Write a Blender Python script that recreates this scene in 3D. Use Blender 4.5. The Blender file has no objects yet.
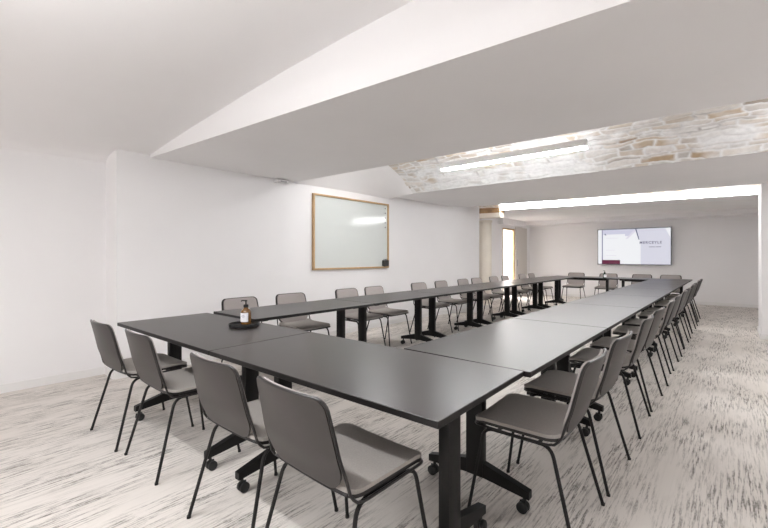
import bpy, bmesh, math, random
from mathutils import Vector, Matrix, noise

random.seed(4)
S = bpy.context.scene
C = S.collection
PI = math.pi

# ------------------------------------------------------------------ materials
def mat(name, col, rough=0.6, metal=0.0, spec=0.5, bump=None, noise_amt=0.0, noise_scale=4.0, coat=0.0):
    m = bpy.data.materials.new(name); m.use_nodes = True
    nt = m.node_tree; b = nt.nodes['Principled BSDF']
    b.inputs['Base Color'].default_value = (*col, 1)
    b.inputs['Roughness'].default_value = rough
    b.inputs['Metallic'].default_value = metal
    b.inputs['Specular IOR Level'].default_value = spec
    if coat: b.inputs['Coat Weight'].default_value = coat
    tc = nt.nodes.new('ShaderNodeTexCoord')
    if noise_amt:
        n = nt.nodes.new('ShaderNodeTexNoise'); n.inputs['Scale'].default_value = noise_scale
        n.inputs['Detail'].default_value = 4
        nt.links.new(tc.outputs['Object'], n.inputs['Vector'])
        r = nt.nodes.new('ShaderNodeMapRange')
        r.inputs['From Min'].default_value = 0.3; r.inputs['From Max'].default_value = 0.7
        r.inputs['To Min'].default_value = 1 - noise_amt; r.inputs['To Max'].default_value = 1 + noise_amt
        mx = nt.nodes.new('ShaderNodeVectorMath'); mx.operation = 'SCALE'
        mx.inputs[0].default_value = col
        nt.links.new(n.outputs['Fac'], r.inputs['Value'])
        nt.links.new(r.outputs['Result'], mx.inputs['Scale'])
        nt.links.new(mx.outputs['Vector'], b.inputs['Base Color'])
    if bump:
        n2 = nt.nodes.new('ShaderNodeTexNoise'); n2.inputs['Scale'].default_value = bump[0]
        n2.inputs['Detail'].default_value = 5
        nt.links.new(tc.outputs['Object'], n2.inputs['Vector'])
        bp = nt.nodes.new('ShaderNodeBump'); bp.inputs['Strength'].default_value = bump[1]
        bp.inputs['Distance'].default_value = 0.01
        nt.links.new(n2.outputs['Fac'], bp.inputs['Height'])
        nt.links.new(bp.outputs['Normal'], b.inputs['Normal'])
    return m

def emit(name, col, strength):
    m = bpy.data.materials.new(name); m.use_nodes = True
    b = m.node_tree.nodes['Principled BSDF']
    b.inputs['Base Color'].default_value = (0.6, 0.6, 0.6, 1) if strength > 1 else (0.01, 0.01, 0.01, 1)
    b.inputs['Emission Color'].default_value = (*col, 1)
    b.inputs['Emission Strength'].default_value = strength
    return m

M = {}
M['plaster'] = mat('white plaster', (0.875, 0.865, 0.868), 0.85, bump=(6, 0.06), noise_amt=0.012, noise_scale=1.5)
M['ceil'] = mat('ceiling plaster', (0.91, 0.897, 0.898), 0.9, bump=(3, 0.12), noise_amt=0.015, noise_scale=1.2)
M['base'] = mat('white skirting', (0.82, 0.81, 0.80), 0.45)
M['cream'] = mat('cream plaster', (0.74, 0.69, 0.61), 0.8, bump=(20, 0.2), noise_amt=0.03)
M['top'] = mat('dark laminate', (0.024, 0.019, 0.0175), 0.31, spec=0.5, bump=(260, 0.03))
M['edge'] = mat('black edge band', (0.008, 0.007, 0.007), 0.45, spec=0.3)
M['metal'] = mat('black powder coat', (0.006, 0.0055, 0.0055), 0.45, spec=0.3, bump=(400, 0.02))
M['tube'] = mat('dark chair tube', (0.010, 0.009, 0.009), 0.45, metal=0.0, spec=0.3)
M['rim'] = mat('dark chair rim', (0.014, 0.012, 0.012), 0.3, spec=0.5)
M['shell'] = mat('grey moulded plastic', (0.044, 0.038, 0.036), 0.42, spec=0.35, bump=(300, 0.03))
M['seatfab'] = mat('taupe woven seat fabric', (0.40, 0.372, 0.345), 0.95, bump=(420, 0.35), noise_amt=0.07, noise_scale=160)
M['backfab'] = mat('beige woven back fabric', (0.38, 0.345, 0.33), 0.95, bump=(420, 0.3), noise_amt=0.05, noise_scale=140)
M['rubber'] = mat('black rubber', (0.012, 0.012, 0.012), 0.5)
M['oak'] = mat('light oak', (0.50, 0.33, 0.17), 0.5, bump=(60, 0.1), noise_amt=0.08, noise_scale=14)
M['glassboard'] = mat('white glass board', (0.66, 0.69, 0.67), 0.10, spec=0.35)
M['whiteplastic'] = mat('white plastic', (0.75, 0.75, 0.75), 0.4)
M['greyplastic'] = mat('grey plastic', (0.35, 0.35, 0.35), 0.4)
M['amber'] = mat('amber bottle', (0.16, 0.075, 0.02), 0.12, coat=0.6)
M['green'] = mat('dark green bottle', (0.02, 0.05, 0.03), 0.2, coat=0.4)
M['paper'] = mat('white paper label', (0.85, 0.85, 0.88), 0.6)
M['ink'] = mat('grey ink', (0.25, 0.26, 0.32), 0.6)
M['magnet'] = mat('steel magnet', (0.30, 0.31, 0.32), 0.3, metal=0.7)
M['alu'] = mat('white lacquered metal', (0.72, 0.71, 0.71), 0.4)
M['timber'] = mat('old brown timber', (0.36, 0.22, 0.11), 0.8, bump=(30, 0.5), noise_amt=0.35, noise_scale=6)
M['door'] = mat('pale beige door board', (0.64, 0.61, 0.57), 0.5, noise_amt=0.02)
M['led'] = emit('led diffuser', (0.985, 0.99, 1.0), 38.0)
M['ledvault'] = emit('vault led diffuser', (0.985, 0.99, 1.0), 33.0)
M['ledpanel'] = emit('led panel diffuser', (0.99, 0.99, 1.0), 10.5)
M['scr_lav'] = emit('screen lavender', (0.66, 0.66, 0.80), 0.36)
M['scr_white'] = emit('screen white', (0.93, 0.94, 0.97), 0.36)
M['scr_grey'] = emit('screen pale grey', (0.72, 0.72, 0.82), 0.36)
M['scr_edge'] = emit('screen pale violet', (0.78, 0.75, 0.86), 0.36)
M['scr_dark'] = emit('screen slate blue', (0.10, 0.11, 0.22), 0.36)
M['scr_mar'] = emit('screen maroon', (0.13, 0.008, 0.045), 0.36)
M['scr_txt'] = emit('screen text grey', (0.13, 0.12, 0.20), 0.36)
M['bezel'] = mat('slate bezel', (0.03, 0.035, 0.06), 0.3)

def carpet():
    m = bpy.data.materials.new('streaked off-white carpet planks'); m.use_nodes = True
    nt = m.node_tree; b = nt.nodes['Principled BSDF']; L = nt.links.new
    b.inputs['Roughness'].default_value = 0.95; b.inputs['Specular IOR Level'].default_value = 0.15
    tc = nt.nodes.new('ShaderNodeTexCoord')
    def mp(sx, sy, off=0):
        q = nt.nodes.new('ShaderNodeMapping'); q.inputs['Scale'].default_value = (sx, sy, 1)
        q.inputs['Location'].default_value = (off, off, 0)
        L(tc.outputs['Object'], q.inputs['Vector']); return q.outputs['Vector']
    def ns(v, det=3, rough=0.55):
        n = nt.nodes.new('ShaderNodeTexNoise'); n.inputs['Scale'].default_value = 1
        n.inputs['Detail'].default_value = det; n.inputs['Roughness'].default_value = rough
        L(v, n.inputs['Vector']); return n.outputs['Fac']
    def mr(v, a, c, lo=0, hi=1):
        r = nt.nodes.new('ShaderNodeMapRange'); r.inputs['From Min'].default_value = a; r.inputs['From Max'].default_value = c
        r.inputs['To Min'].default_value = lo; r.inputs['To Max'].default_value = hi
        L(v, r.inputs['Value']); return r.outputs['Result']
    def mul(a, c):
        q = nt.nodes.new('ShaderNodeMath'); q.operation = 'MULTIPLY'; L(a, q.inputs[0])
        if isinstance(c, float): q.inputs[1].default_value = c
        else: L(c, q.inputs[1])
        return q.outputs[0]
    def mix(f, a, c):
        q = nt.nodes.new('ShaderNodeMix'); q.data_type = 'RGBA'; L(f, q.inputs[0])
        for i, v in ((6, a), (7, c)):
            if isinstance(v, tuple): q.inputs[i].default_value = (*v, 1)
            else: L(v, q.inputs[i])
        return q.outputs[2]
    fine = ns(mp(78, 4.6), 5, 0.72)
    clump = ns(mp(5.5, 1.6, 3.1), 2)
    clump2 = ns(mp(14, 1.1, 9.1), 2)
    weave = ns(mp(160, 160), 2)
    grain = mr(ns(mp(110, 45, 5), 3, 0.7), 0.30, 0.55, 0.25)
    f1 = mul(mul(mr(fine, 0.485, 0.59), mr(clump, 0.34, 0.58)), grain)
    f2 = mul(mr(ns(mp(40, 1.6, 7.7), 3), 0.5, 0.72), mr(clump2, 0.42, 0.66))
    br = nt.nodes.new('ShaderNodeTexBrick'); br.offset = 0.5
    rot = nt.nodes.new('ShaderNodeMapping'); rot.inputs['Rotation'].default_value = (0, 0, PI/2)
    L(tc.outputs['Object'], rot.inputs['Vector']); L(rot.outputs['Vector'], br.inputs['Vector'])
    br.inputs['Color1'].default_value = (0.665, 0.622, 0.578, 1); br.inputs['Color2'].default_value = (0.70, 0.658, 0.617, 1)
    br.inputs['Mortar'].default_value = (0.67, 0.63, 0.588, 1)
    br.inputs['Scale'].default_value = 1; br.inputs['Mortar Size'].default_value = 0.002
    br.inputs['Brick Width'].default_value = 1.0; br.inputs['Row Height'].default_value = 0.25
    c = mix(mul(f2, 0.5), br.outputs['Color'], (0.50, 0.465, 0.43))
    c = mix(mul(f1, 0.9), c, (0.14, 0.128, 0.115))
    L(c, b.inputs['Base Color'])
    bp = nt.nodes.new('ShaderNodeBump'); bp.inputs['Strength'].default_value = 0.35; bp.inputs['Distance'].default_value = 0.004
    L(weave, bp.inputs['Height']); L(bp.outputs['Normal'], b.inputs['Normal'])
    return m
M['carpet'] = carpet()

def stone_mat():
    m = bpy.data.materials.new('whitewashed rubble stone'); m.use_nodes = True
    nt = m.node_tree; b = nt.nodes['Principled BSDF']; L = nt.links.new
    at = nt.nodes.new('ShaderNodeAttribute'); at.attribute_name = 'tone'
    tc = nt.nodes.new('ShaderNodeTexCoord')
    n = nt.nodes.new('ShaderNodeTexNoise'); n.inputs['Scale'].default_value = 22; n.inputs['Detail'].default_value = 6
    L(tc.outputs['Object'], n.inputs['Vector'])
    r = nt.nodes.new('ShaderNodeMapRange'); r.inputs['From Min'].default_value = 0.3; r.inputs['From Max'].default_value = 0.7
    r.inputs['To Min'].default_value = 0.92; r.inputs['To Max'].default_value = 1.04
    L(n.outputs['Fac'], r.inputs['Value'])
    v = nt.nodes.new('ShaderNodeVectorMath'); v.operation = 'SCALE'
    L(at.outputs['Color'], v.inputs[0]); L(r.outputs['Result'], v.inputs['Scale'])
    L(v.outputs['Vector'], b.inputs['Base Color'])
    b.inputs['Roughness'].default_value = 0.95; b.inputs['Specular IOR Level'].default_value = 0.2
    bp = nt.nodes.new('ShaderNodeBump'); bp.inputs['Strength'].default_value = 0.6; bp.inputs['Distance'].default_value = 0.01
    L(n.outputs['Fac'], bp.inputs['Height']); L(bp.outputs['Normal'], b.inputs['Normal'])
    return m
M['stone'] = stone_mat()

# ------------------------------------------------------------------ mesh helpers
def link(name, bm, m, parent=None, smooth=False, loc=(0, 0, 0)):
    me = bpy.data.meshes.new(name)
    bmesh.ops.recalc_face_normals(bm, faces=bm.faces)
    bm.to_mesh(me); bm.free()
    ms = m if isinstance(m, (list, tuple)) else [m]
    for q in ms: me.materials.append(q)
    if smooth:
        me.polygons.foreach_set('use_smooth', [True]*len(me.polygons))
        try: me.set_sharp_from_angle(angle=math.radians(40))
        except Exception: pass
    o = bpy.data.objects.new(name, me); C.objects.link(o)
    o.parent = parent; o.location = loc
    return o

def box(bm, x0, x1, y0, y1, z0, z1, bev=0.0, mi=0, seg=2):
    r = bmesh.ops.create_cube(bm, size=1)
    vs = r['verts']
    for v in vs:
        v.co = Vector(((x0+x1)/2 + v.co.x*(x1-x0), (y0+y1)/2 + v.co.y*(y1-y0), (z0+z1)/2 + v.co.z*(z1-z0)))
    fs = {f for v in vs for f in v.link_faces}
    for f in fs: f.material_index = mi
    if bev:
        es = {e for f in fs for e in f.edges}
        bmesh.ops.bevel(bm, geom=list(es), offset=bev, segments=seg, affect='EDGES', profile=0.5)

def prism(bm, pts, z0, z1, mi=0):
    a = [bm.verts.new((x, y, z0)) for x, y in pts]; b = [bm.verts.new((x, y, z1)) for x, y in pts]
    fs = [bm.faces.new(a[::-1]), bm.faces.new(b)]
    n = len(pts)
    for i in range(n): fs.append(bm.faces.new((a[i], a[(i+1) % n], b[(i+1) % n], b[i])))
    for f in fs: f.material_index = mi

def tube(bm, pts, r, closed=False, n=8, rz=None):
    pts = [Vector(p) for p in pts]; N = len(pts); rings = []
    prev = None
    for i, p in enumerate(pts):
        a = pts[(i-1) % N] if (closed or i > 0) else p
        c = pts[(i+1) % N] if (closed or i < N-1) else p
        t = (c-a).normalized()
        if prev is None:
            u = t.cross(Vector((0, 0, 1)))
            if u.length < 0.2: u = t.cross(Vector((0, 1, 0)))
            u.normalize()
        else:
            u = prev - t*prev.dot(t); u.normalize()
        prev = u; w = t.cross(u)
        rings.append([bm.verts.new(p + (u*math.cos(2*PI*k/n) + w*math.sin(2*PI*k/n))*r) for k in range(n)])
    for i in range(N if closed else N-1):
        A, B = rings[i], rings[(i+1) % N]
        for k in range(n): bm.faces.new((A[k], A[(k+1) % n], B[(k+1) % n], B[k]))
    if not closed:
        bm.faces.new(rings[0][::-1]); bm.faces.new(rings[-1])

def lathe(bm, prof, n=24, cx=0, cy=0, mi=0):
    rings = []
    for r, z in prof:
        if r < 1e-5: rings.append([bm.verts.new((cx, cy, z))])
        else: rings.append([bm.verts.new((cx + r*math.cos(2*PI*k/n), cy + r*math.sin(2*PI*k/n), z)) for k in range(n)])
    for A, B in zip(rings, rings[1:]):
        for k in range(n):
            a, b = A[k % len(A)], A[(k+1) % n % len(A)]; c, d = B[(k+1) % n % len(B)], B[k % len(B)]
            q = []
            for v in (a, b, c, d):
                if v not in q: q.append(v)
            if len(q) > 2: bm.faces.new(q).material_index = mi

def bend(pts, rad, seg=5):
    """round the corners of a polyline"""
    pts = [Vector(p) for p in pts]; out = [pts[0]]
    for i in range(1, len(pts)-1):
        p = pts[i]; a = (pts[i-1]-p); b = (pts[i+1]-p)
        r = min(rad, a.length*0.49, b.length*0.49)
        a = p + a.normalized()*r; b = p + b.normalized()*r
        for k in range(seg+1):
            t = k/seg; out.append(a*(1-t)**2 + p*2*t*(1-t) + b*t*t)
    out.append(pts[-1]); return out

def sheet(bm, fn, nu, nv, th):
    """closed thick sheet; fn(u,v)->point, offset by th along -normal"""
    e = 1e-3; P = []; Q = []
    for j in range(nv+1):
        rp, rq = [], []
        for i in range(nu+1):
            u, v = -1+2*i/nu, j/nv
            p = Vector(fn(u, v))
            uu = min(max(u, -0.9), 0.9); vv = min(max(v, 0.1), 0.9)
            n = (Vector(fn(uu+e, vv))-Vector(fn(uu-e, vv))).cross(Vector(fn(uu, vv+e))-Vector(fn(uu, vv-e))).normalized()
            rp.append(bm.verts.new(p)); rq.append(bm.verts.new(p - n*th))
        P.append(rp); Q.append(rq)
    for j in range(nv):
        for i in range(nu):
            bm.faces.new((P[j][i], P[j][i+1], P[j+1][i+1], P[j+1][i]))
            bm.faces.new((Q[j][i], Q[j+1][i], Q[j+1][i+1], Q[j][i+1]))
    for j in range(nv):
        for i in (0, nu): bm.faces.new((P[j][i], P[j+1][i], Q[j+1][i], Q[j][i]))
    for i in range(nu):
        for j in (0, nv): bm.faces.new((P[j][i], P[j][i+1], Q[j][i+1], Q[j][i]))

def empty(name, loc, rz, label, cat, group=None):
    o = bpy.data.objects.new(name, None); C.objects.link(o)
    o.empty_display_size = 0.1; o.location = loc; o.rotation_euler = (0, 0, rz)
    tag(o, label, cat, group); return o

def tag(o, label, cat, group=None):
    o['label'] = label; o['category'] = cat
    if group: o['group'] = group
    return o

def struct(name, bm, m, label=None, smooth=False):
    o = link(name, bm, m, smooth=smooth); o['kind'] = 'structure'
    o['label'] = label or name.replace('_', ' '); o['category'] = name.split('_')[0]
    return o

def kids(o): return [c for c in bpy.data.objects if c.parent == o]
def dup(root, loc, rz, label, group=None):
    r = root.copy(); C.objects.link(r); r.location = loc; r.rotation_euler = (0, 0, rz); r['label'] = label
    if group: r['group'] = group
    for ch in kids(root):
        c = ch.copy(); C.objects.link(c); c.parent = r
        for g in kids(ch):
            d = g.copy(); C.objects.link(d); d.parent = c
    return r

# ------------------------------------------------------------------ room shell
XR = 1.7; YF = -3.2; YB = 13.27; ZC = 2.36; ZT = 3.05
b1n = lambda x: 2.018 + 0.088*x
b1f = lambda x: 3.835 + 0.073*x
b2n = lambda x: 5.82 + 0.045*x
b2f = lambda x: 8.365 + 0.082*x
b3n = lambda x: 9.67 + 0.15*x

bm = bmesh.new(); box(bm, -6.0, XR+0.2, YF-0.2, YB+0.2, -0.15, 0)
struct('floor', bm, M['carpet'], 'off-white carpet planks with grey streaks')

bm = bmesh.new()   # left wall: near recess, return, long wall with a soft curve at its far end
pts = [(-5.04, YF), (-5.04, 1.27), (-4.74, 1.29), (-4.75, 6.4), (-4.735, 7.1), (-4.69, 7.55), (-4.59, 7.86), (-4.44, 8.05), (-4.25, 8.12),
       (-4.6, 8.2), (-5.3, 8.3), (-5.3, YF)]
prism(bm, pts, 0, ZT)
struct('wall_left', bm, M['plaster'], 'long white plaster wall on the left', smooth=True)
bm = bmesh.new(); box(bm, -5.15, -5.1, 8.0, 11.21, 0, ZT); box(bm, -5.15, -5.1, 12.0, YB, 0, ZT); box(bm, -5.15, -5.1, 11.21, 12.0, 2.06, ZT)
struct('wall_far_left', bm, M['plaster'], 'far left wall with the bright doorway')
bm = bmesh.new(); box(bm, -5.25, XR+0.2, YB, YB+0.15, 0, ZT)
struct('wall_back', bm, M['plaster'], 'back wall carrying the screen')
bm = bmesh.new(); box(bm, XR, XR+0.15, YF, YB, 0, ZT); struct('wall_right', bm, M['plaster'])
bm = bmesh.new(); box(bm, -5.3, XR+0.15, YF-0.15, YF, 0, ZT); struct('wall_front', bm, M['plaster'])
bm = bmesh.new(); box(bm, 0.335, XR, b2f(0.6)-0.10, 9.2, 0, ZC+0.02, bev=0.008)
struct('wall_pier', bm, M['plaster'], 'white wall pier at the right edge')

# near bay: softly vaulted plaster that springs from the left wall
PR = [(-5.06, 2.20), (-5.03, 2.262), (-4.95, 2.312), (-4.8, 2.335), (-4.6, 2.372), (-4.3, 2.42), (-3.85, 2.49), (-3.4, 2.55), (-3.0, 2.605), (-2.5, 2.665), (-2.0, 2.715), (-1.5, 2.755), (-1.0, 2.785), (-0.4, 2.805), (0.6, 2.82), (XR+.05, 2.83)]
bm = bmesh.new(); ys = [YF, -1.5, 0, 0.8, 1.4, 2.05]
g = [[bm.verts.new((x, y, z)) for x, z in PR] for y in ys]
t = [[bm.verts.new((x, y, ZT)) for x, z in PR] for y in ys]
for j in range(len(ys)-1):
    for i in range(len(PR)-1):
        bm.faces.new((g[j][i], g[j][i+1], g[j+1][i+1], g[j+1][i])); bm.faces.new((t[j][i], t[j+1][i], t[j+1][i+1], t[j][i+1]))
struct('ceiling', bm, M['ceil'], 'white plaster ceiling of the near bay', smooth=True)

def beam(ya, yb, z0=ZC, x0=-5.3, x1=XR+.05, dz=0.0):
    bm = bmesh.new(); prism(bm, [(x0, ya(x0)), (x1, ya(x1)), (x1, yb(x1)), (x0, yb(x0))], z0, ZT)
    for v in bm.verts:
        if v.co.z < 2.7 and v.co.x < 0: v.co.z -= dz
    return bm
struct('ceiling_beam_near', beam(b1n, b1f, dz=0.046), M['ceil'], 'wide flat ceiling beam nearest the camera')
struct('ceiling_beam_middle', beam(b2n, b2f), M['ceil'], 'flat ceiling beam behind the stone vault')
struct('ceiling_beam_far', beam(b3n, lambda x: YB), M['ceil'], 'flat ceiling over the far end of the room')

# stone vaults between the beams
TONES = [(0.76, 0.72, 0.68), (0.64, 0.58, 0.50), (0.58, 0.46, 0.33), (0.48, 0.36, 0.24), (0.40, 0.31, 0.23), (0.70, 0.66, 0.62), (0.38, 0.33, 0.28), (0.54, 0.44, 0.33), (0.62, 0.58, 0.54)]
def vault(name, x0, x1, fa, fb, z0, rise, label, nx, ns, warm=1.0):
    rng = random.Random(hash(label) % 1000 if False else len(label))
    rows = []; s = 0
    while s < 1:
        h = rng.uniform(0.019, 0.042); rows.append((s, s+h)); s += h
    cut = []
    for k in rows:
        x = x0 - rng.uniform(0, 0.3); c = []
        while x < x1:
            w = rng.uniform(0.09, 0.38); c.append((x, x+w, rng.choice(TONES), rng.uniform(0.2, 1), rng.random())); x += w
        cut.append(c)
    bm = bmesh.new(); V = []; col = []
    for i in range(nx+1):
        r = []
        x = x0 + (x1-x0)*i/nx
        for j in range(ns+1):
            s = j/ns; ya, yb = fa(x), fb(x)
            y = ya + (yb-ya)*s; q = 2*s-1
            z = z0 + rise*(1-q*q)
            # jittered stone lookup
            jx = x + 0.045*noise.noise(Vector((x*5, s*22, 1.3))) ; js = s + 0.022*noise.noise(Vector((x*3.5, s*14, 7.7))) + 0.006*noise.noise(Vector((x*13, s*30, 2.7)))
            k = 0
            while k < len(rows)-1 and js > rows[k][1]: k += 1
            st = cut[k][0]
            for c in cut[k]:
                if c[0] <= jx < c[1]: st = c; break
            dx = min(jx-st[0], st[1]-jx)/0.028; ds = min(js-rows[k][0], rows[k][1]-js)/0.0075
            d = max(0, min(1, min(dx, ds)))
            d = d*d*(3-2*d)
            # stone tone gives way to white towards one side of the vault, in patches
            wash = noise.noise(Vector((x*1.1, s*3.4, 4.4)))*0.9 + noise.noise(Vector((x*5, s*15, 3.1)))*0.5
            keep = max(0, min(1, (1.75 + wash*2.2 - s*1.35)*warm))*d*(0.5+0.5*st[4])
            base = Vector((0.88, 0.88, 0.88)); tone = Vector(st[2]) if warm == 1 else Vector((0.50, 0.36, 0.22))*(0.7+0.5*st[4])
            cc = base*(1-keep) + tone*keep
            gap = (1-d)*max(0, noise.noise(Vector((x*4, s*20, 9.9)))-0.06)*3.4*(1.15-s)
            cc = cc*(1-gap) + Vector((0.26, 0.22, 0.19))*gap
            z -= 0.014*d*st[3] - 0.005*noise.noise(Vector((x*7, s*16, 5.5)))
            z = max(z, z0-0.004)
            v = bm.verts.new((x, y, z)); r.append(v); col.append((*cc, 1))
        V.append(r)
    for i in range(nx):
        for j in range(ns): bm.faces.new((V[i][j], V[i][j+1], V[i+1][j+1], V[i+1][j]))
    # give it a back so that it is a solid slab
    T = [[bm.verts.new((x0+(x1-x0)*i, (fa, fb)[j](x0+(x1-x0)*i), ZT)) for j in range(2)] for i in range(2)]
    for _ in range(4): col.append((0.8, 0.78, 0.75, 1))
    bm.faces.new((T[0][0], T[0][1], T[1][1], T[1][0]))
    o = struct(name, bm, M['stone'], label, smooth=True)
    at = o.data.color_attributes.new('tone', 'FLOAT_COLOR', 'POINT')
    at.data.foreach_set('color', [c for q in col for c in q])
    return o
RISE = 0.44
vault('ceiling_stone_vault', -4.24, XR, b1f, b2n, ZC, RISE, 'exposed whitewashed rubble stone vault', 420, 190)
vault('ceiling_far_stone_vault', -5.1, XR, b2f, b3n, ZC, 0.30, 'strip of bare stone vault in the far bay', 220, 60, warm=3.0)

# smooth white plaster cove at the left end of the stone vault
bm = bmesh.new(); ns_ = 30; A = []
for j in range(ns_+1):
    s = j/ns_; q = 2*s-1; row = []
    for k in range(9):
        t = k/8; x = -4.755 + t*0.535
        ya, yb = b1f(x)-0.0, b2n(x)
        zt = ZC + RISE*(1-q*q) - 0.012
        zb = 2.30
        zz = zb + (zt-zb)*math.sin(t*PI/2)**0.9
        row.append(bm.verts.new((x, ya+(yb-ya)*s, zz)))
    A.append(row)
for j in range(ns_):
    for k in range(8): bm.faces.new((A[j][k], A[j+1][k], A[j+1][k+1], A[j][k+1]))
struct('ceiling_cove', bm, M['ceil'], 'smooth white plaster cove at the end of the stone vault', smooth=True)

# bulkhead along the far walls
bm = bmesh.new(); box(bm, -5.1, XR, 12.55, YB, 2.25, ZC+.01, bev=0.006)
struct('trim_1', bm, M['plaster'], 'low boxed bulkhead above the back wall')
bm = bmesh.new(); box(bm, -5.1, -4.95, 10.9, 12.55, 2.19, ZC+.01, bev=0.006)
struct('trim_2', bm, M['plaster'], 'boxed bulkhead above the doorway')

def skirting(name, pts, h=0.08, th=0.014):
    bm = bmesh.new()
    for (xa, ya), (xb, yb) in zip(pts, pts[1:]):
        d = Vector((xb-xa, yb-ya, 0)).normalized(); n = Vector((d.y, -d.x, 0))*th
        a, b = Vector((xa, ya, 0)), Vector((xb, yb, 0))
        prism(bm, [(a.x, a.y), (b.x, b.y), (b.x+n.x, b.y+n.y), (a.x+n.x, a.y+n.y)], 0, h)
    o = struct(name, bm, M['base'], 'white skirting board'); o['category'] = 'baseboard'
skirting('baseboard_left', [(-5.04, YF), (-5.04, 1.27), (-4.74, 1.27)] )
skirting('baseboard_left_long', [(-4.74, 1.27), (-4.75, 6.4), (-4.735, 7.1), (-4.69, 7.55), (-4.59, 7.86), (-4.44, 8.05)])
skirting('baseboard_back', [(-5.1, YB), (XR, YB)])
skirting('baseboard_right', [(0.335, 9.2), (0.335, b2f(0.6)-0.10), (XR, b2f(0.6)-0.10)][::-1][::-1])
# the far left
skirting('baseboard_far_left', [(-5.1, 8.3), (-5.1, 11.16)])

bm = bmesh.new(); lathe(bm, [(0, 0), (0.17, 0), (0.17, 0.1), (0.155, 0.11), (0.155, 2.12), (0.175, 2.14), (0.175, 2.185), (0, 2.185)], 28, -4.86, 9.62)
o = struct('pillar', bm, M['cream'], 'round cream pillar past the end of the left wall', smooth=True)
bm = bmesh.new(); prism(bm, [(-5.1, b3n(-5.1)-0.05), (-4.17, b3n(-4.17)-0.05), (-4.17, b3n(-4.17)+0.2), (-5.1, b3n(-5.1)+0.2)], 2.19, 2.30); struct('trim_3', bm, M['cream'], 'cream plaster band under the bare timber')
bm = bmesh.new(); prism(bm, [(-5.1, b3n(-5.1)-0.06), (-4.17, b3n(-4.17)-0.06), (-4.17, b3n(-4.17)+0.2), (-5.1, b3n(-5.1)+0.2)], 2.301, 2.62); struct('trim_5', bm, M['timber'], 'bare brown timber lintel end above the pillar')

# doorway
bm = bmesh.new()
box(bm, -5.16, -5.088, 11.985, 12.03, 0, 2.10, bev=0.003); box(bm, -5.16, -5.088, 11.18, 11.225, 0, 2.10, bev=0.003); box(bm, -5.16, -5.088, 11.225, 11.985, 2.045, 2.10, bev=0.003)
struct('trim_4', bm, M['oak'], 'oak lining of the doorway')
bm = bmesh.new()
box(bm, -5.095, -5.055, 12.05, 12.5, 0.01, 2.16, bev=0.003); box(bm, -5.095, -5.062, 12.505, 12.95, 0.01, 2.16, bev=0.003)
d = struct('door_1', bm, M['door'], 'pale beige sliding door beside the doorway')
bm = bmesh.new(); tube(bm, [(-5.035, 12.12, 0.95), (-5.035, 12.12, 1.15)], 0.008); link('door_handle', bm, M['magnet'], d, True)
# the lit room beyond the doorway
bm = bmesh.new()
box(bm, -7.4, -7.3, 9.8, 13.8, -0.1, 2.7); box(bm, -7.3, -5.15, 13.7, 13.8, -0.1, 2.7); box(bm, -7.3, -5.15, 9.8, 9.9, -0.1, 2.7); box(bm, -7.3, -5.15, 9.9, 13.7, 2.6, 2.7)
struct('wall_corridor', bm, M['plaster'], 'white walls of the lit corridor beyond the doorway')
bm = bmesh.new(); box(bm, -7.3, -5.15, 9.9, 13.7, -0.1, -0.001); struct('floor_corridor', bm, M['carpet'], 'corridor floor beyond the doorway')
bm = bmesh.new(); box(bm, -6.6, -6.2, 10.6, 13.2, 2.56, 2.598)
t = link('ceiling_light', bm, emit('corridor led', (1, 0.98, 0.96), 26)); tag(t, 'bright ceiling light of the room beyond the doorway', 'ceiling light')
# slim upright leafy stem glimpsed in the doorway
root = empty('potted_plant', (-5.62, 11.62, 0), 0, 'small grey-green potted plant seen inside the bright doorway', 'plant')
bm = bmesh.new(); lathe(bm, [(0, 0), (0.10, 0), (0.14, 0.36), (0.125, 0.36), (0.115, 0.32), (0, 0.32)], 20); link('pot', bm, M['greyplastic'], root, True)
bm = bmesh.new()
for k in range(9):
    a = k*2.4; h = 0.75 + 0.09*k; r = 0.10 + 0.03*(k % 3)
    p0 = Vector((0, 0, 0.3)); p1 = Vector((0.02*math.cos(a), 0.02*math.sin(a), h*0.6)); p2 = Vector((r*math.cos(a), r*math.sin(a), h))
    sd = Vector((-math.sin(a), math.cos(a), 0))*0.03
    vs = [bm.verts.new(p0), bm.verts.new(p1+sd), bm.verts.new(p2), bm.verts.new(p1-sd)]
    bm.faces.new(vs)
link('foliage', bm, mat('grey green leaf', (0.16, 0.19, 0.15), 0.6), root)

# ------------------------------------------------------------------ lights
def linear(name, x, y, z, L, label, yaw=0.0, up=True, wire=0.36):
    root = empty(name, (x, y, z), yaw, label, 'ceiling light', 'linear pendant lights')
    bm = bmesh.new(); box(bm, -L/2, L/2, -0.035, 0.035, 0.022, 0.098, bev=0.003); link('housing', bm, M['alu'], root)
    bm = bmesh.new(); box(bm, -L/2+0.003, L/2-0.003, -0.034, 0.034, 0.0, 0.0218); link('diffuser', bm, M['ledvault' if y > 3 else 'led'], root)
    for s in (-1, 1):
        bm = bmesh.new(); tube(bm, [(s*L*0.4, 0, 0.0985), (s*L*0.4, 0, wire)], 0.002, n=5)
        link('suspension_wire', bm, M['alu'], root)
    return root
M['ledup'] = emit('led uplight', (0.985, 0.99, 1.0), 38.0)
linear('linear_light', -2.08, 4.66, 2.415, 1.80, 'slim white linear light hanging under the stone vault', yaw=0.03, wire=0.36)
linear('linear_light', 1.0, 4.9, 2.43, 1.2, 'linear light under the stone vault beyond the right edge', wire=0.34)
linear('linear_light', -3.78, 4.22, 2.61, 0.6, 'short linear light high in the stone vault by its plaster end', wire=0.13)
linear('linear_light', -1.65, -0.10, 2.36, 1.8, 'linear light above the camera side of the near tables', wire=0.315)
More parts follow.
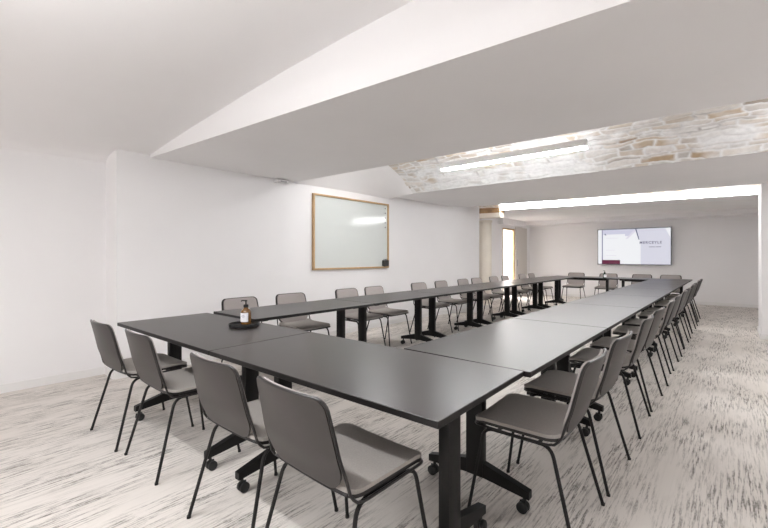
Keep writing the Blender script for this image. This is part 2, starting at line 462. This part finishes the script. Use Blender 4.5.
linear('linear_light', -1.5, -1.7, 2.22, 1.7, 'unseen linear light added behind the camera to brighten the near bay', wire=0.47)  # added lamp, out of view; its floor bounce lifts ceiling and soffit

def lightbox(x0, x1):
    """long light box fixed along the near face of the far beam"""
    xm = (x0+x1)/2; L = math.hypot(x1-x0, b3n(x1)-b3n(x0)); a = math.atan2(b3n(x1)-b3n(x0), x1-x0)
    root = empty('linear_light_box', (xm, b3n(xm), ZC-0.004), a, 'long bright light box running along the far beam near the screen', 'ceiling light')
    bm = bmesh.new(); box(bm, -L/2, L/2, -0.126, -0.120, 0.0, 0.250); box(bm, -L/2, L/2, -0.120, -0.01, 0.0, 0.006); link('diffuser', bm, M['ledpanel'], root)
    bm = bmesh.new(); box(bm, -L/2, L/2, -0.1198, -0.002, 0.0062, 0.256, bev=0.002); link('housing', bm, M['alu'], root)
lightbox(-4.16, 0.33)

# ------------------------------------------------------------------ tables
TL, TW, TH = 1.448, 0.71, 0.74
def make_table():
    """long side along local x"""
    root = empty('folding_table', (0, 0, 0), 0, 'x', 'table')
    bm = bmesh.new(); box(bm, -TL/2+.0015, TL/2-.0015, -TW/2, TW/2, TH-0.025, TH, bev=0.002, seg=1)
    for f in bm.faces:
        if abs(f.normal.z) < 0.5 or f.calc_center_median().z < TH-0.01: f.material_index = 1
    link('tabletop', bm, [M['top'], M['edge']], root)
    bm = bmesh.new(); box(bm, -TL/2+0.2, TL/2-0.2, -0.03, 0.03, 0.665, TH-0.0252, bev=0.004); link('crossbar', bm, M['metal'], root)
    for s in (-1, 1):
        X = s*(TL/2-0.17)
        bm = bmesh.new(); box(bm, X-0.025, X+0.025, -0.048, 0.048, 0.10, 0.7145, bev=0.006)
        box(bm, X-0.032, X+0.032, -0.24, 0.24, 0.69, 0.7146, bev=0.004)
        link('leg', bm, M['metal'], root, True)
        bm = bmesh.new()
        prof = [(-0.29, 0.078), (-0.05, 0.100), (0.05, 0.100), (0.29, 0.078), (0.29, 0.115), (0.05, 0.175), (-0.05, 0.175), (-0.29, 0.115)]
        for q in (0,):
            a = [bm.verts.new((X-0.019, y, z)) for y, z in prof]; b = [bm.verts.new((X+0.019, y, z)) for y, z in prof]
            bm.faces.new(a); bm.faces.new(b[::-1])
            for i in range(8): bm.faces.new((a[i], a[(i+1) % 8], b[(i+1) % 8], b[i]))
        ft = link('foot', bm, M['metal'], root)
        for r in (-1, 1):
            bm = bmesh.new(); yc = r*0.262; 
            for w in (-0.014, 0.014):
                t = bmesh.new(); lathe(t, [(0, -0.010), (0.022, -0.010), (0.027, -0.006), (0.027, 0.006), (0.022, 0.010), (0, 0.010)], 20)
                bmesh.ops.rotate(t, verts=t.verts, matrix=Matrix.Rotation(PI/2, 3, 'Y'))
                bmesh.ops.translate(t, verts=t.verts, vec=(X+w, yc+0.008, 0.0275))
                me = bpy.data.meshes.new('tmp'); t.to_mesh(me); t.free(); bm.from_mesh(me); bpy.data.meshes.remove(me)
            tube(bm, [(X-0.02, yc+0.008, 0.0275), (X+0.02, yc+0.008, 0.0275)], 0.006)
            tube(bm, [(X, yc, 0.050), (X, yc, 0.088)], 0.009)
            box(bm, X-0.0035, X+0.0035, yc-0.022, yc+0.025, 0.02, 0.058, bev=0.003)
            link('castor', bm, M['rubber'], ft, True)
    return root
T0 = make_table()
ORD = ['first', 'second', 'third', 'fourth', 'fifth', 'sixth', 'seventh', 'eighth', 'ninth', 'tenth', 'eleventh', 'twelfth']
used = [False]
def table(x, y, rz, label, group, sx=1.0):
    if not used[0]:
        used[0] = True; r = T0; r.location = (x, y, 0); r.rotation_euler = (0, 0, rz); r['label'] = label; r['group'] = group
    else: r = dup(T0, (x, y, 0), rz, label, group)
    return r
NX0 = -3.55
table(-2.864, 1.348, 0.022, 'dark folding table at the near left corner with the amber bottle on it', 'tables of the near row')
table(-1.4135, 1.3802, 0.022, 'dark folding table at the near right corner, closest to the camera', 'tables of the near row')
Y0 = 1.762
for k in range(6):
    table(-1.025, Y0-0.01+TL/2+k*1.452, PI/2, 'dark folding table in the right-hand row, %s from the near end' % ORD[k], 'tables of the right-hand row')
for k in range(6):
    table(-3.28, Y0+TL/2+k*1.452, PI/2, 'dark folding table in the left-hand row, %s from the near end' % ORD[k], 'tables of the left-hand row')
YE = Y0 + 6*1.452
table(-2.83, YE+0.365, 0, 'dark folding table across the far end, left one, with the green bottle', 'tables of the far row')
table(-1.385, YE+0.365, 0, 'dark folding table across the far end, right one, below the screen', 'tables of the far row')

# ------------------------------------------------------------------ chairs
SZ = 0.447
def side(v):
    """profile of the shell, y and z: v 0 seat front .. 1 back top"""
    P = [(0.234, SZ-0.004), (0.20, SZ), (0.0, SZ-0.006), (-0.11, SZ-0.006), (-0.150, SZ+0.004), (-0.176, SZ+0.035), (-0.190, SZ+0.08), (-0.218, 0.60), (-0.245, 0.70), (-0.274, 0.805)]
    d = [0]
    for a, b in zip(P, P[1:]): d.append(d[-1]+math.dist(a, b))
    t = max(0, min(1, v))*d[-1]
    for i in range(len(P)-1):
        if t <= d[i+1] or i == len(P)-2:
            q = (t-d[i])/(d[i+1]-d[i]); 
            return P[i][0]+(P[i+1][0]-P[i][0])*q, P[i][1]+(P[i+1][1]-P[i][1])*q
VB = 0.52     # where the back starts
def half(v):
    if v < 0.5: return 0.226
    return 0.228 - (v-0.5)/0.5*0.030
LEN = 0.85
def back_pt(u, v, inset=0.004, off=0.0):
    vv = 0.555 + (1-0.555)*v
    w = half(vv) - inset
    dt = (1-vv)*LEN; r = 0.042
    if dt < r: w -= r - math.sqrt(max(0, r*r-(r-dt)**2))
    db = (vv-0.555)*LEN; r = 0.13
    if db < r: w -= 0.75*(r - math.sqrt(max(0, r*r-(r-db)**2)))
    y, z = side(vv)
    rise = (vv-0.5)/0.5
    return (u*w, y + 0.032*rise*(abs(u*w)/0.21)**2 + off - 0.010*rise, z)
def seat_pt(u, v):
    L = 0.413; w = 0.220; dt = min(v, 1-v)*L; r = 0.032
    if dt < r: w -= r - math.sqrt(max(0, r*r-(r-dt)**2))
    y = 0.235 - v*L
    z = SZ + 0.012 - 0.010*max(0, 1-v*8) + 0.022*max(0, (v-0.80)/0.2)**2 + 0.006*(abs(u)**3)
    return (u*w, y, z)
def nonlin(fn):
    return lambda u, v: fn(u, 0.5-0.5*math.cos(PI*max(0, min(1, v))))
def make_chair():
    root = empty('stacking_chair', (0, 0, 0), 0, 'x', 'chair')
    bm = bmesh.new(); sheet(bm, nonlin(lambda u, v: back_pt(u, v)), 14, 22, -0.007); link('back_shell', bm, M['shell'], root, True)
    bm = bmesh.new(); sheet(bm, nonlin(lambda u, v: tuple(Vector(back_pt(u, v*0.985+0.01, 0.012))+Vector((0, 0.0086, 0)))), 14, 22, 0.010)
    link('backrest', bm, M['backfab'], root, True)
    bm = bmesh.new(); sheet(bm, nonlin(seat_pt), 12, 22, 0.0)
    bm.free(); bm = bmesh.new()
    sheet(bm, nonlin(seat_pt), 14, 22, 0.014)
    link('seat', bm, M['seatfab'], root, True)
    bm = bmesh.new(); sheet(bm, nonlin(lambda u, v: tuple(Vector(seat_pt(u, v)) - Vector((0, 0, 0.0142)))), 14, 22, 0.013)
    link('seat_base', bm, M['rim'], root, True)
    # rim: one closed dark loop round seat and back
    pts = []; n = 46
    def rp(s, v):
        y, z = side(v); w = half(v) + 0.002
        d1 = (1-v)*LEN; d0 = v*LEN; r = 0.042
        if d1 < r: w -= r - math.sqrt(max(0, r*r-(r-d1)**2))
        if d0 < 0.045: w -= 0.045 - math.sqrt(max(0, 0.045**2-(0.045-d0)**2))
        rise = max(0, (v-0.5)/0.5)
        return Vector((s*w, y + 0.032*rise*(w/0.21)**2 - 0.010*rise, z + (0 if v > 0.5 else -0.001)))
    vs = [0.0, 0.002, 0.008, 0.02, 0.035, 0.055] + [0.055 + (0.935-0.055)*k/26 for k in range(1, 27)] + [0.95, 0.965, 0.98, 0.992, 0.998, 1.0]
    R = [rp(1, v) for v in vs]; Lf = [rp(-1, v) for v in vs][::-1]
    def across(a, b, c):
        out = []
        for k in range(1, 8):
            t = k/8; p = a.lerp(b, t); rel = (2*t-1)
            p.y += c*(rel*rel-1)*((abs(a.x)/0.21)**2); out.append(p)
        return out
    loop = R + across(R[-1], Lf[0], 0.032) + Lf + across(Lf[-1], R[0], 0.0)
    bm = bmesh.new(); tube(bm, loop, 0.0058, closed=True, n=8); link('rim', bm, M['rim'], root, True)
    for s in (-1, 1):
        for f in (1, -1):
            foot = (s*0.250, 0.252, 0.004) if f > 0 else (s*0.252, -0.238, 0.004)
            topp = (s*0.208, 0.185, 0.430) if f > 0 else (s*0.208, -0.125, 0.430)
            bm = bmesh.new(); tube(bm, bend([foot, topp, (s*0.208, 0.03, 0.430)], 0.05, 6), 0.0082)
            tube(bm, [(foot[0], foot[1], 0.0), (foot[0], foot[1], 0.012)], 0.010)
            link('leg', bm, M['tube'], root, True)
    bm = bmesh.new()
    for y in (0.12, -0.07): tube(bm, [(-0.208, y, 0.428), (0.208, y, 0.428)], 0.008)
    link('stretcher', bm, M['tube'], root, True)
    return root
C0 = make_chair(); used2 = [False]
def chair(x, y, rz, label, group):
    if not used2[0]:
        used2[0] = True; r = C0; r.location = (x, y, 0); r.rotation_euler = (0, 0, rz); r['label'] = label; r['group'] = group
    else: r = dup(C0, (x, y, 0), rz, label, group)
near = [(-3.235, 0.03, 'grey shell chair at the near left end, farthest left of the front row'),
        (-2.63, 0.0, 'grey shell chair at the front row, second from the left, back to camera'),
        (-1.712, 0.02, 'grey shell chair in the front row, third from the left, beside the large foreground one'),
        (-1.145, -0.02, 'large grey shell chair in the foreground, back to camera, front row right end')]
for x, a, l in near: chair(x, 1.037 if x < -3 else 1.073, a, l, 'chairs along the near row')
for k, y in enumerate([1.98, 2.60, 3.47, 4.10, 4.95, 5.62, 6.45, 7.04, 7.92, 8.50, 9.38, 9.98]):
    chair(-0.72, y, PI/2 + [0.03, -0.02, 0.02, -0.03, 0.05, 0][k % 6],
          'grey shell chair on the right side of the right-hand tables, %s from the near end' % ORD[k], 'chairs along the right-hand row')
for k, y in enumerate([2.22, 2.86, 3.78, 4.34, 5.44, 6.13, 6.91, 7.45, 8.24, 8.84, 9.83, 10.45]):
    chair(-3.72, y, -PI/2 + [0.02, -0.03, 0.0, 0.03, -0.02, 0.02][k % 6],
          'grey shell chair between the left-hand tables and wall, %s from the near end' % ORD[k], 'chairs along the left-hand row')
for k, x in enumerate([-3.20, -2.42, -1.68, -1.10]):
    chair(x, YE+0.73+0.21, PI, 'grey shell chair behind the far tables, %s from the left' % ORD[k], 'chairs along the far row')

# ------------------------------------------------------------------ bottles and tray
def dispenser(x, y, z, label, glass, name='soap_dispenser'):
    root = empty(name, (x, y, z), 0, label, 'bottle')
    bm = bmesh.new(); lathe(bm, [(0, 0), (0.034, 0), (0.038, 0.004), (0.038, 0.092), (0.034, 0.104), (0.022, 0.114), (0.015, 0.119), (0.015, 0.126), (0, 0.126)], 28); link('bottle', bm, glass, root, True)
    bm = bmesh.new(); lathe(bm, [(0, 0.1262), (0.018, 0.1262), (0.018, 0.144), (0.008, 0.147), (0.005, 0.149), (0.005, 0.168), (0.010, 0.169), (0.010, 0.178), (0, 0.178)], 16)
    tube(bm, [(0, 0, 0.174), (-0.028, -0.016, 0.174), (-0.034, -0.019, 0.168)], 0.0042)
    link('pump', bm, M['rubber'], root, True)
    bm = bmesh.new(); a0 = math.radians(250); n = 14; r = 0.0386
    # label wraps the side that faces the camera
    A = [bm.verts.new((r*math.cos(a0+k*0.14), r*math.sin(a0+k*0.14), 0.02)) for k in range(n)]
    B = [bm.verts.new((r*math.cos(a0+k*0.14), r*math.sin(a0+k*0.14), 0.086)) for k in range(n)]
    for k in range(n-1): bm.faces.new((A[k], A[k+1], B[k+1], B[k]))
    lb = link('label', bm, M['paper'], root, True)
    bm = bmesh.new(); r = 0.0390
    for z0, k0, k1 in ((0.068, 4, 8), (0.060, 3, 9), (0.052, 5, 8)):
        for k in range(k0, k1):
            q = [(k+.1, z0), (k+.9, z0), (k+.9, z0+0.003), (k+.1, z0+0.003)]
            bm.faces.new([bm.verts.new((r*math.cos(a0+t*0.14), r*math.sin(a0+t*0.14), zz)) for t, zz in q])
    link('print', bm, M['ink'], lb)
    return root
def tray(x, y, z, label):
    bm = bmesh.new(); lathe(bm, [(0, 0), (0.098, 0), (0.106, 0.004), (0.108, 0.022), (0.103, 0.023), (0.100, 0.007), (0, 0.007)], 40)
    o = link('round_tray', bm, M['rubber'], smooth=True, loc=(x, y, z)); tag(o, label, 'tray')
tray(-2.70, 1.54, TH, 'round black tray on the near left table under the amber bottle')
dispenser(-2.735, 1.575, TH+0.0071, 'amber pump bottle with white label standing on the black tray', M['amber'])
dispenser(-2.27, 10.56, TH, 'dark green pump bottle standing on the far tables before the screen', M['green'])

# ------------------------------------------------------------------ wall things
WX = -4.748
root = empty('whiteboard', (WX, 4.68, 1.045), 0, 'glass whiteboard in a thin oak frame on the left wall', 'whiteboard')
W, H = 1.74, 1.155
bm = bmesh.new(); box(bm, 0.004, 0.020, -W/2+0.02, W/2-0.02, 0.02, H-0.02); link('board', bm, M['glassboard'], root)
bm = bmesh.new()
box(bm, 0.002, 0.042, -W/2, -W/2+0.028, 0, H, bev=0.002); box(bm, 0.002, 0.042, W/2-0.028, W/2, 0, H, bev=0.002)
box(bm, 0.002, 0.042, -W/2+0.028, W/2-0.028, 0, 0.028, bev=0.002); box(bm, 0.002, 0.042, -W/2+0.028, W/2-0.028, H-0.028, H, bev=0.002)
link('frame', bm, M['oak'], root)
for k in range(5):
    bm = bmesh.new(); lathe(bm, [(0, 0), (0.013, 0), (0.013, 0.010), (0, 0.010)], 14)
    bmesh.ops.rotate(bm, verts=bm.verts, matrix=Matrix.Rotation(PI/2, 3, 'Y'))
    o = link('magnet', bm, M['magnet'], smooth=True, loc=(WX+0.0202, 4.68+W/2-0.085, 1.045+H-0.085-k*0.085))
    tag(o, 'small round magnet on the whiteboard, %s from the top of the column' % ORD[k], 'magnet', 'magnets in a column on the whiteboard')
root = empty('pen_holder', (WX+0.0202, 4.68+W/2-0.10, 1.045+0.028), 0, 'black pen holder at the lower right corner of the whiteboard', 'pen holder')
bm = bmesh.new(); box(bm, 0, 0.055, -0.07, 0.06, 0.004, 0.11, bev=0.004); link('cup', bm, M['rubber'], root)
bm = bmesh.new()
for k, y in enumerate((-0.045, -0.015, 0.02)): tube(bm, [(0.02+0.006*k, y, 0.10), (0.024+0.006*k, y+0.004, 0.132)], 0.007)
link('marker', bm, M['bezel'], root, True)

for k, y in enumerate((3.62, 7.58)):
    root = empty('wall_socket', (WX, y, 0.24), 0, ['black wall socket low on the left wall behind the second chair', 'black wall socket low on the left wall near its far end'][k], 'socket', 'black wall sockets')
    bm = bmesh.new(); box(bm, 0.0005, 0.012, -0.04, 0.04, -0.04, 0.04, bev=0.003); link('plate', bm, M['rubber'], root)
    bm = bmesh.new(); lathe(bm, [(0, 0.0121), (0.019, 0.0121), (0.021, 0.0135), (0.017, 0.0125), (0, 0.0125)], 16)
    bmesh.ops.rotate(bm, verts=bm.verts, matrix=Matrix.Rotation(PI/2, 3, 'Y')); link('socket_ring', bm, M['metal'], root)

root = empty('wall_sensor', (-4.69, 3.24, 2.275), 0, 'small white sensor box high on the wall under the beam', 'sensor')
bm = bmesh.new(); box(bm, -0.055, 0.045, -0.10, 0.10, -0.012, 0.034, bev=0.01); link('body', bm, M['whiteplastic'], root, True)
bm = bmesh.new(); box(bm, 0.0452, 0.048, -0.05, 0.05, -0.004, 0.014, bev=0.0008); link('lens', bm, M['greyplastic'], root)

# television
def tv():
    x0, x1, z0, z1 = -3.015, -1.225, 1.018, 2.045; yf = 13.14
    root = empty('television', ((x0+x1)/2, yf, z0), 0, 'large wall-mounted screen showing a pale presentation slide', 'television')
    W = x1-x0; H = z1-z0
    bm = bmesh.new(); box(bm, -W/2, W/2, 0.0, 0.055, 0, H, bev=0.004); link('housing', bm, M['bezel'], root)
    bm = bmesh.new(); box(bm, -W/2+0.3, W/2-0.3, 0.055, 0.1295, 0.25, H-0.25); link('wall_bracket', bm, M['metal'], root)
    w, h = W-0.03, H-0.03
    bm = bmesh.new(); mats = [M['scr_lav'], M['scr_white'], M['scr_grey'], M['scr_edge'], M['scr_dark'], M['scr_mar'], M['scr_txt']]
    layer = [0]
    def poly(pts, mi):
        layer[0] += 1; y = -0.001 - 0.0004*layer[0]
        f = bm.faces.new([bm.verts.new((-w/2 + a*w, y, 0.015 + b*h)) for a, b in pts]); f.material_index = mi
    R = lambda a, b, c, d, mi: poly([(a, c), (b, c), (b, d), (a, d)], mi)
    R(0, 1, 0, 1, 0)
    R(0, 0.055, 0, 1, 1)
    R(0.07, 1, 0.0, 1, 0)
    R(0.375, 0.61, 0.0, 0.80, 1)
    poly([(0.375, 0.70), (0.545, 0.98), (0.61, 0.62), (0.61, 0.0), (0.375, 0.0)], 1)
    R(0.075, 0.395, 0.0, 0.86, 1)
    R(0.61, 1.0, 0.0, 0.62, 2)
    poly([(0.61, 0.62), (0.545, 1.0), (0.93, 1.0), (1.0, 0.75), (1.0, 0.62)], 2)
    poly([(0.93, 1.0), (1.0, 1.0), (1.0, 0.72)], 1)
    poly([(0.40, 0.72), (0.43, 0.72), (0.545, 0.93), (0.53, 0.99)], 3)
    R(0.058, 0.068, 0, 1, 4)
    poly([(0.535, 1.0), (0.552, 1.0), (0.595, 0.69), (0.582, 0.69)], 4)
    R(0.062, 0.325, 0.0, 0.115, 5)
    poly([(0.10, 0.84), (0.13, 0.84), (0.115, 0.865), (0.105, 0.90), (0.098, 0.87)], 4)
    for a, b, z in ((0.12, 0.30, 0.745), (0.12, 0.25, 0.395), (0.12, 0.27, 0.24)): R(a, b, z, z+0.012, 3)
    R(0.72, 0.80, 0.475, 0.49, 6); R(0.81, 0.88, 0.475, 0.49, 6)
    bmesh.ops.recalc_face_normals(bm, faces=bm.faces)
    for f in bm.faces:
        if f.normal.y > 0: f.normal_flip()
    me = bpy.data.meshes.new('display'); bm.to_mesh(me); bm.free()
    for q in mats: me.materials.append(q)
    sc = bpy.data.objects.new('display', me); C.objects.link(sc); sc.parent = root
    cu = bpy.data.curves.new('title', 'FONT'); cu.body = 'MERCEYLE'; cu.size = 0.105; cu.space_character = 1.22; cu.align_x = 'LEFT'; cu.extrude = 0.0004; cu.offset = 0.0025
    tmp = bpy.data.objects.new('tmp_text', cu); C.objects.link(tmp)
    bpy.context.view_layer.update()
    me = bpy.data.meshes.new_from_object(tmp.evaluated_get(bpy.context.evaluated_depsgraph_get()))
    bpy.data.objects.remove(tmp); me.materials.clear(); me.materials.append(M['scr_txt'])
    t = bpy.data.objects.new('title', me); C.objects.link(t); t.parent = sc
    wd = max(v.co.x for v in me.vertices)
    t.scale = (0.295*w/wd,)*3
    t.rotation_euler = (PI/2, 0, 0); t.location = (-w/2+0.595*w, -0.014, 0.015+0.575*h)
tv()

# ------------------------------------------------------------------ camera and world
w = bpy.data.worlds.new('World'); S.world = w; w.use_nodes = True
w.node_tree.nodes['Background'].inputs['Color'].default_value = (0.8, 0.85, 1, 1)
w.node_tree.nodes['Background'].inputs['Strength'].default_value = 0.3
cd = bpy.data.cameras.new('camera'); cam = bpy.data.objects.new('camera', cd); C.objects.link(cam)
cam.location = (0, 0, 1.25); cam.rotation_euler = (PI/2, 0, math.atan(348/400))
cd.sensor_width = 36; cd.lens = 400/768*36; cd.shift_y = -7.5/768; cd.clip_start = 0.02
S.camera = cam
S.view_settings.view_transform = 'Standard'; S.view_settings.look = 'None'
S.view_settings.gamma = 1; S.view_settings.use_curve_mapping = False
S.view_settings.exposure = 1.33
S.cycles.use_denoising = True
S.cycles.max_bounces = 10; S.cycles.diffuse_bounces = 7; S.cycles.sample_clamp_indirect = 8
